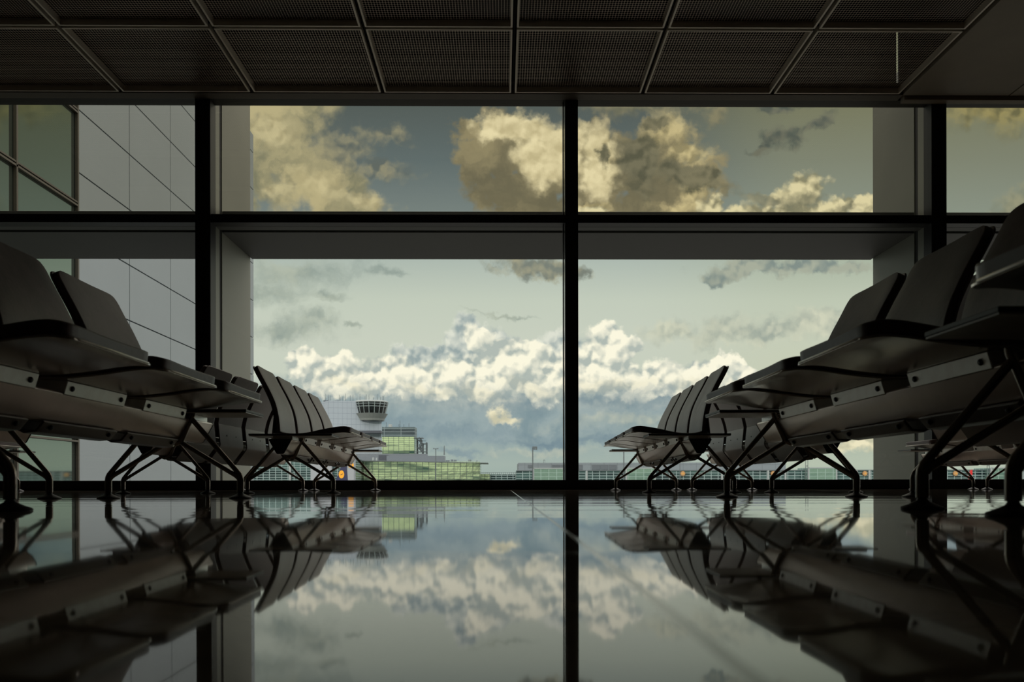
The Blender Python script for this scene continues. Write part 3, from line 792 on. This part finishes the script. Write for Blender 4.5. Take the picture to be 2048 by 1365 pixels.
def child_of(root):
    def f(mb, name, mat, bevel=0.0, smooth=False):
        o = mb.build(name, mat, root, bevel=bevel, smooth=smooth)
        o.matrix_parent_inverse = Matrix.Translation(-Vector(root.location)); return o
    return f
def build_tower():
    Y = 330
    c = at(705, 960, Y)
    root = empty('control_tower', (c.x, Y + 8, GZ), 0, 'white airport control tower block with a dark glazed cab and rooftop antennas', 'building'); ch = child_of(root)
    p0 = at(641.5, 804, Y); p1 = at(657, 803, Y - 5); p2 = at(763, 806, Y)
    zt = p0.z
    ch(MB().prism([(p0.x, Y + 2), (p1.x, Y - 5), (p2.x, Y), (p2.x - 2.2, Y + 12), (p0.x, Y + 12)], GZ, zt, 'Z'), 'wall', white_tile)
    a_, b_ = at(715, 861.5, Y - 5), at(761, 866.5, Y - 5)
    ch(MB().box((a_.x, Y - 4.2, b_.z), (b_.x, Y + 1, a_.z)), 'window_strip', slate)
    # cab: flared glass ring, rail ring, narrow lower ring
    cc = at(742.5, 820, Y + 1); k = Y / F
    def zz(py): return at(742, py, Y).z
    R_ = lambda px: px * k
    cab = MB().lathe([(R_(26), zz(842)), (R_(27), zz(838)), (R_(33), zz(828.2)), (R_(28), zz(827.9))], 28, (cc.x, cc.y))
    ch(cab, 'cab_base', pmat('cab grey ring', (120, 126, 126), .6), smooth=False)
    ch(MB().lathe([(R_(22), zz(844)), (R_(22), zz(841.8))], 28, (cc.x, cc.y)), 'cab_foot', steel)
    ch(MB().lathe([(R_(26.2), zz(840.9)), (R_(26.6), zz(838.4))], 28, (cc.x, cc.y)), 'lower_windows', slate)
    gl = ch(MB().lathe([(R_(28), zz(828.4)), (R_(33.2), zz(805.8))], 28, (cc.x, cc.y)), 'cab_window', dkglass)
    ch(MB().lathe([(R_(33.6), zz(806)), (R_(34), zz(804.6)), (R_(32), zz(802.6)), (R_(10), zz(801.6)), (0, zz(801.5))], 28, (cc.x, cc.y)), 'cab_roof', pmat('cab roof', (140, 148, 150), .6))
    mu = MB()
    for i in range(18):
        t = 2 * pi * (i + .5) / 18
        mu.tube([(cc.x + R_(28.3) * cos(t), cc.y + R_(28.3) * sin(t), zz(828.2)), (cc.x + R_(33.6) * cos(t), cc.y + R_(33.6) * sin(t), zz(806))], .10, 6)
    for py, r in ((809.2, 33.0), (814.5, 31.7)):
        mu.tube([(cc.x + R_(r) * cos(2 * pi * j / 28), cc.y + R_(r) * sin(2 * pi * j / 28), zz(py)) for j in range(29)], .09, 6, cap=False)
    ch(mu, 'cab_window_frame', pmat('cab frame', (150, 164, 168), .5))
    for (px, top) in ((651, 788), (657, 790), (660.5, 792), (678.5, 790), (681, 794), (685.5, 794), (691, 788), (700.5, 791), (706, 790), (714, 795), (720, 789), (730, 793), (732.5, 789), (738, 789), (747, 795), (754.5, 789), (761, 794), (765.5, 792), (767.5, 793)):
        a_ = at(px, top, Y + 2); ch(MB().tube([(a_.x, Y + 2, zz(805)), (a_.x, Y + 2, a_.z)], [.09, .05], 5), 'antenna', steel)
    for x0, x1, t in ((647, 651, 801.3), (653, 657.5, 801), (669.5, 678, 801.5)):
        q0, q1 = at(x0, t, Y + 1), at(x1, 804.5, Y + 1); ch(MB().box((q0.x, Y + 1, zt - .05), (q1.x, Y + 4, q0.z)), 'roof_unit', slate)
build_tower()

def build_office():
    Y = 318; k = Y / F
    c = at(795, 960, Y)
    root = empty('office_block', (c.x, Y + 8, GZ), 0, 'green mirror-glass office block with dark louvred top beside the control tower', 'building'); ch = child_of(root)
    a_, b_ = block(764, 829.3, 874.5, Y, 8)
    ch(MB().box(a_, b_), 'wall', green_glass)
    a2, b2 = block(764, 829.5, 854.5, Y, 8); ch(MB().box((a2[0], Y, b_[2] + .02), b2), 'louvre_storey', louver)
    e = at(846, 876.5, Y); ch(MB().box((b_[0] - .3, Y - .6, e.z - .15), (e.x, Y + 4, e.z + .1)), 'eave_blade', steel)
    for px, top in ((772.5, 845), (800, 842), (798, 849), (818, 847), (807.5, 849)):
        q = at(px, top, Y + 4); ch(MB().tube([(q.x, Y + 4, b2[2]), (q.x, Y + 4, q.z)], .07, 5), 'antenna', steel)
    q0, q1 = at(777, 849, Y + 3), at(782.5, 853, Y + 3); ch(MB().box((q0.x, Y + 3, b2[2]), (q1.x, Y + 6, q0.z)), 'roof_unit', vent_w)
    # open stair tower at its right side
    st = MB(); xs = [at(p, 900, Y).x for p in (833.5, 844.5, 852.3)]
    zt, zb = at(840, 878, Y).z, at(840, 909, Y).z
    for x, t in ((xs[0], 878), (xs[1], 886), (xs[2], 885)):
        for yy in (Y + .5, Y + 4): st.box((x - .16, yy - .16, zb), (x + .16, yy + .16, at(840, t, Y).z))
    lv = [at(840, p, Y).z for p in (880.5, 888, 896.5, 904)]
    for i, zl in enumerate(lv):
        st.box((xs[0] if i != 1 else xs[1] - .5, Y + .4, zl - .12), (xs[2] if i in (1, 3) else xs[0] + 1.4, Y + 4.2, zl + .12))
        if i in (1, 3): st.box((xs[1] - .5, Y + .4, zl + .9), (xs[2], Y + .5, zl + 1.05))
    for i in range(3):
        xa, xb = (xs[0] + .8, xs[1]) if i % 2 == 0 else (xs[1], xs[0] + .8)
        for off in (0, 1.0): st.tube([(xa, Y + .6, lv[i] + off), (xb, Y + .6, lv[i + 1] + off)], .16 if off else .34, 6)
    ch(st, 'stair_tower', pmat('dark stair steel', (70, 80, 86), .6))
    # roof podium between tower and long glass wall
    a_, b_ = block(655, 853, 908.5, Y - 8, 6); ch(MB().box(a_, b_), 'podium', blue_grey)
build_office()

def build_long():
    Y = 262
    c = at(800, 960, Y)
    root = empty('glass_concourse', (c.x, Y + 8, GZ), 0, 'long low concourse of yellow-green reflecting glass in front of the office block', 'building'); ch = child_of(root)
    a_ = at(706.5, 921, Y); b_ = at(960, 924.5, Y)
    m = MB().prism([(a_.x, GZ), (b_.x, GZ), (b_.x, b_.z), (a_.x, b_.z + .3)], Y, Y + 14); ch(m, 'wall', green_glass)
    rf = MB().prism([(a_.x, b_.z + .3), (at(976, 927.3, Y).x, at(976, 927.3, Y).z), (at(976, 927.3, Y).x, at(976, 926.2, Y).z), (a_.x, b_.z + .6)], Y - 1.2, Y + 14); ch(rf, 'roof', steel)
    u0, u1 = block(773, 888.5, 912.5, Y + 8, 6); ch(MB().box(u0, u1), 'upper_storey', blue_grey)
    u0, u1 = block(757, 773, 910.5, Y + 8.2, 14); ch(MB().box(u0, u1), 'plant_room', slate)
    for x0, x1, t in ((743.5, 747.5, 915.5), (750.5, 754, 916), (901, 906, 919.5), (907, 913, 920), (936, 942.5, 920), (891, 899, 921), (952, 955, 921.5)):
        q0, q1 = at(x0, t, Y + 2), at(x1, t, Y + 2); ch(MB().lathe([((q1.x - q0.x) / 2, b_.z + .2), ((q1.x - q0.x) / 2, q0.z)], 12, ((q0.x + q1.x) / 2, Y + 3)), 'roof_vent', vent_w if x0 < 800 else blue_grey)
    q = at(888.5, 892, Y + 9); ch(MB().tube([(q.x, Y + 9, u1[2]), (q.x, Y + 9, q.z)], [.2, .1], 6), 'antenna', steel)
    # low continuation towards the right
    a_, b_ = block(960, 979.5, 948.5, Y + 4, 12); ch(MB().box(a_, b_), 'low_wing', green_glass)
    a_, b_ = block(979.5, 1037, 949.5, Y + 5, 12); ch(MB().box(a_, b_), 'link_corridor', teal_glass)
    rl = MB(); za = at(1000, 945.8, Y + 6)
    rl.box((at(962, 946, Y + 6).x, Y + 6, za.z - .05), (at(1036, 946, Y + 6).x, Y + 6.08, za.z + .05))
    for i in range(19):
        x = at(962 + i * 4.1, 946, Y + 6).x; rl.box((x - .05, Y + 6, b_[2] - .2), (x + .05, Y + 6.08, za.z))
    ch(rl, 'railing', steel)
build_long()

emb_gold = pmat('orange gold', (238, 166, 30), .5); emb_blue = pmat('navy blue', (26, 32, 74), .4)
def bird(cx, cz, s, y):
    """a stylised rising crane"""
    pts = [(-.55, -.42), (-.18, -.12), (-.42, .10), (-.05, .06), (.12, .22), (.62, .46), (.30, .12), (.52, .06), (.22, -.06), (.10, -.30), (-.08, -.16)]
    return MB().prism([(cx + p * s, cz + q * s) for p, q in pts], y - .03, y)
def disc(cx, cz, r, y, t=.06, rx=None):
    return MB().prism([(cx + (rx or r) * cos(2 * pi * i / 28), cz + r * sin(2 * pi * i / 28)) for i in range(28)], y - t, y)
def build_left_pier():
    Y = 246
    c = at(590, 960, Y)
    root = empty('gate_building', (c.x, Y + 8, GZ), 0, 'blue-grey glass gate building with white wall piers behind the left window bench', 'building'); ch = child_of(root)
    a_, b_ = block(470, 707, 917, Y, 14); ch(MB().box(a_, b_), 'wall', teal_glass)
    for x0, x1, t in ((621, 663.5, 921), (694.5, 707.5, 905)):
        a_, b_ = block(x0, x1, t, Y - 1.2, 3); w_ = ch(MB().box(a_, b_), 'wall_pier', pmat('white pier cladding', (148, 154, 164), .6))
        if x0 > 690:
            e = at(702, 931, Y - 1.2); k = Y / F
            s_ = disc(e.x, e.z, 5.6 * k, Y - 1.2).mesh('sign', emb_gold); o = link('sign', s_, w_)
            o2 = link('sign_bird', bird(e.x, e.z, 5.2 * k, Y - 1.27).mesh('sign_bird', vent_w), w_)
    a_, b_ = block(578, 581.5, 910, Y - .6, .6); ch(MB().box(a_, b_), 'post', vent_w)
build_left_pier()

def build_right_pier():
    Y = 216
    c = at(1500, 960, Y)
    root = empty('pier_terminal', (c.x, Y + 8, GZ), 0, 'long low grey pier with a glazed lower storey, across the horizon on the right', 'building'); ch = child_of(root)
    clad = tile_mat('grey pier panels', (112, 120, 128), 3.3, 2.4, (90, 97, 105), .1)
    a_, b_ = block(1037, 1571.5, 926.2, Y + 6, 20); ch(MB().box(a_, b_), 'upper_storey', clad)
    lv = pmat('grille grey', (84, 90, 98), .6)
    for x0, x1, t, bt in ((1184, 1200, 930.5, 940), (1201.5, 1216, 930.5, 940), (1218, 1233, 930.5, 940), (1056, 1064, 931, 936), (1104, 1121, 930.5, 938), (1122.5, 1129, 930.5, 938), (1157, 1165, 930.5, 940)):
        q0, q1 = at(x0, t, Y + 6), at(x1, bt, Y + 6); ch(MB().box((q0.x, Y + 5.85, q1.z), (q1.x, Y + 6.3, q0.z)), 'roof_grille', lv)
    a_, b_ = block(1032.5, 2300, 942.3, Y, 18); ch(MB().box(a_, b_), 'lower_storey', teal_glass); ztop = b_[2]
    ch(MB().box((a_[0], Y - .15, ztop - .1), (b_[0], Y + .5, ztop + .12)), 'parapet', steel)
    for x0, x1, t in ((1067, 1127, 937.3), (1252.5, 1310, 937), (1617, 1673, 936.2), (1983, 2045, 936.4)):
        a_, b_ = block(x0, x1, t, Y - 3, 8); bay = ch(MB().box(a_, b_), 'glass_bay', pale_glass)
        ed = MB()
        for x in (a_[0], b_[0]): ed.box((x - .16, Y - 3.1, GZ), (x + .16, Y - 2.7, b_[2]))
        ed.box((a_[0], Y - 3.1, b_[2] - .12), (b_[0], Y - 2.7, b_[2] + .1))
        link('bay_frame', ed.mesh('bay_frame', vent_w), bay)
    for x in (1173.5, 1444, 1536.5, 1571, 1713.5, 1739, 1757, 1885): 
        q = at(x, 942, Y - .3); ch(MB().box((q.x - .2, Y - .4, GZ), (q.x + .2, Y, ztop)), 'post', vent_w)
    k = Y / F
    for px in (1365.5, 1546, 1729.5, 1910.5):
        e = at(px, 947.8, Y - .3); s_ = ch(disc(e.x, e.z, 4.9 * k, Y - .3, .2), 'gate_sign', pmat('gate sign amber', (160, 116, 66), .5))
        for nm, mb, mt in (('sign_ring', disc(e.x, e.z, 4.0 * k, Y - .52, .05), pmat('gate sign cream', (180, 146, 106), .5)), ('sign_bird', bird(e.x, e.z, 4.2 * k, Y - .6), emb_gold)):
            link(nm, mb.mesh(nm, mt), s_)
    q = at(1149, 920.5, Y + 10)
    for px in (1088.5,):
        q = at(px, 920.4, Y + 8); m = MB()
        for d in (-.16, .16): m.box((q.x + d - .04, Y + 8, ztop), (q.x + d + .04, Y + 8.1, q.z))
        m.box((q.x - .2, Y + 8, q.z - .1), (q.x + .2, Y + 8.1, q.z)); ch(m, 'roof_ladder', steel)
build_right_pier()

def mast(px, pyt, Y, kind, label, w=.14):
    w *= .5
    q = at(px, pyt, Y); r = empty('lamp_post' if kind != 'lattice' else 'lattice_mast', (q.x, Y, GZ), 0, label, 'lamp post' if kind != 'lattice' else 'mast'); h = q.z - GZ
    if kind == 'arm':
        MB().tube([(0, 0, 0), (0, 0, h)], [w * 1.3, w], 10).build('post', steel, r)
        MB().box((-.05, -.1, h - .12), (9 * Y / F, .1, h + .08)).build('arm', steel, r)
        for d in (3.2, 7.2): MB().box(((d - 1.5) * Y / F, -.25, h - .34), ((d + 1.5) * Y / F, .25, h - .12)).build('lamp_head', steel, r)
    elif kind == 'twin':
        MB().tube([(0, 0, 0), (0, 0, h)], [w * 1.2, w], 8).build('post', steel, r)
        for s_ in (-1, 1): MB().prism([(s_ * .05, h - .1), (s_ * .55, h - .05), (s_ * .52, h + .12), (s_ * .05, h + .02)], -.2, .2).build('lamp_head', steel, r)
    elif kind == 'plain':
        MB().tube([(0, 0, 0), (0, 0, h)], [w * 1.2, w], 8).build('post', steel, r)
        MB().box((-.3, -.2, h - .1), (.3, .2, h + .1)).build('lamp_head', steel, r)
    else:
        d = 2.3 * Y / F
        for s_ in (-1, 1): MB().box((s_ * d - w / 2, -w / 2, 0), (s_ * d + w / 2, w / 2, h)).build('post', steel, r)
        m = MB(); n = int(h / .9)
        for i in range(n): m.box((-d, -.04, .45 + i * .9), (d, .04, .55 + i * .9))
        m.build('rungs', steel, r)
mast(1065.5, 895, 120, 'arm', 'tall street lamp with a one-sided arm, left of the middle mullion')
mast(871.5, 898, 180, 'twin', 'slim lamp post with twin heads before the long green glass concourse', .16)
mast(1247.5, 902, 150, 'plain', 'lamp post rising behind the seat tips of the right window bench', .2)
mast(1613.5, 921, 150, 'lattice', 'twin-railed lattice mast behind the right foreground leg frame')
mast(1360, 924, 170, 'plain', 'lamp post half hidden by the right window bench legs', .14)
mast(1976.5, 926.5, 150, 'lattice', 'twin-railed lattice mast at the far right, next to the red tail fin')

def tail(name_label, poly, Y, mat, emblem=None, stripes=None):
    pts = [at(x, y, Y) for x, y in poly]; c = pts[0]
    base = at(poly[0][0], 966, Y)
    r = empty('airliner', (c.x, Y, GZ), 0, name_label, 'aircraft')
    def ch(mb, name, m_, par=None):
        o = mb.build(name, m_, par or r)
        if par is None: o.matrix_parent_inverse = Matrix.Translation((-c.x, -Y, -GZ))
        return o
    fin = ch(MB().prism([(p.x, p.z) for p in pts], Y - .22, Y + .22), 'tail_fin', mat)
    # tail cone and fuselage running left, hidden below the sill
    k = Y / F; xf = pts[0].x
    zc = at(0, 975, Y).z
    ch(MB().tube([(xf + 1.5, Y, zc), (xf - 2, Y, zc - .3), (xf - 8, Y, zc - 1.0), (xf - 20, Y, zc - 1.2), (xf - 24, Y, zc - 1.4), (xf - 26, Y, zc - 1.8)], [.3, 1.0, 1.9, 2.0, 1.5, .3], 20), 'fuselage', vent_w)
    ch(MB().prism([(xf - 13, Y - 14), (xf - 10.5, Y - 14), (xf - 9, Y), (xf - 10.5, Y + 14), (xf - 13, Y + 14), (xf - 14, Y)], zc - 1.9, zc - 1.6, 'Z'), 'wing', vent_w)
    return r, fin, ch
Y = 200; k = Y / F
r, fin, ch = tail('navy blue airliner tail fin with an orange disc and crane, behind the left window bench', [(670, 966), (696, 966), (694, 940), (693, 925), (686.5, 925), (680, 940)], Y, emb_blue)
e = at(683.3, 949.5, Y)
d_ = ch(disc(e.x, e.z, 8.0 * k, Y - .22, .04, 5.4 * k), 'tail_disc', emb_gold, fin)
ch(bird(e.x, e.z, 4.4 * k, Y - .27), 'tail_bird', emb_blue, fin)
r, fin, ch = tail('red and white airliner tail fin, tiny at the far right horizon', [(1936, 966), (1943.5, 966), (1944, 940.5), (1941, 940.5)], 190, pmat('red tail paint', (198, 40, 44), .4))
q0, q1 = at(1938, 951, 190), at(1944, 955, 190)
ch(MB().box((q0.x, 189.72, q1.z), (q1.x, 189.8, q0.z)), 'white_band', vent_w, fin)
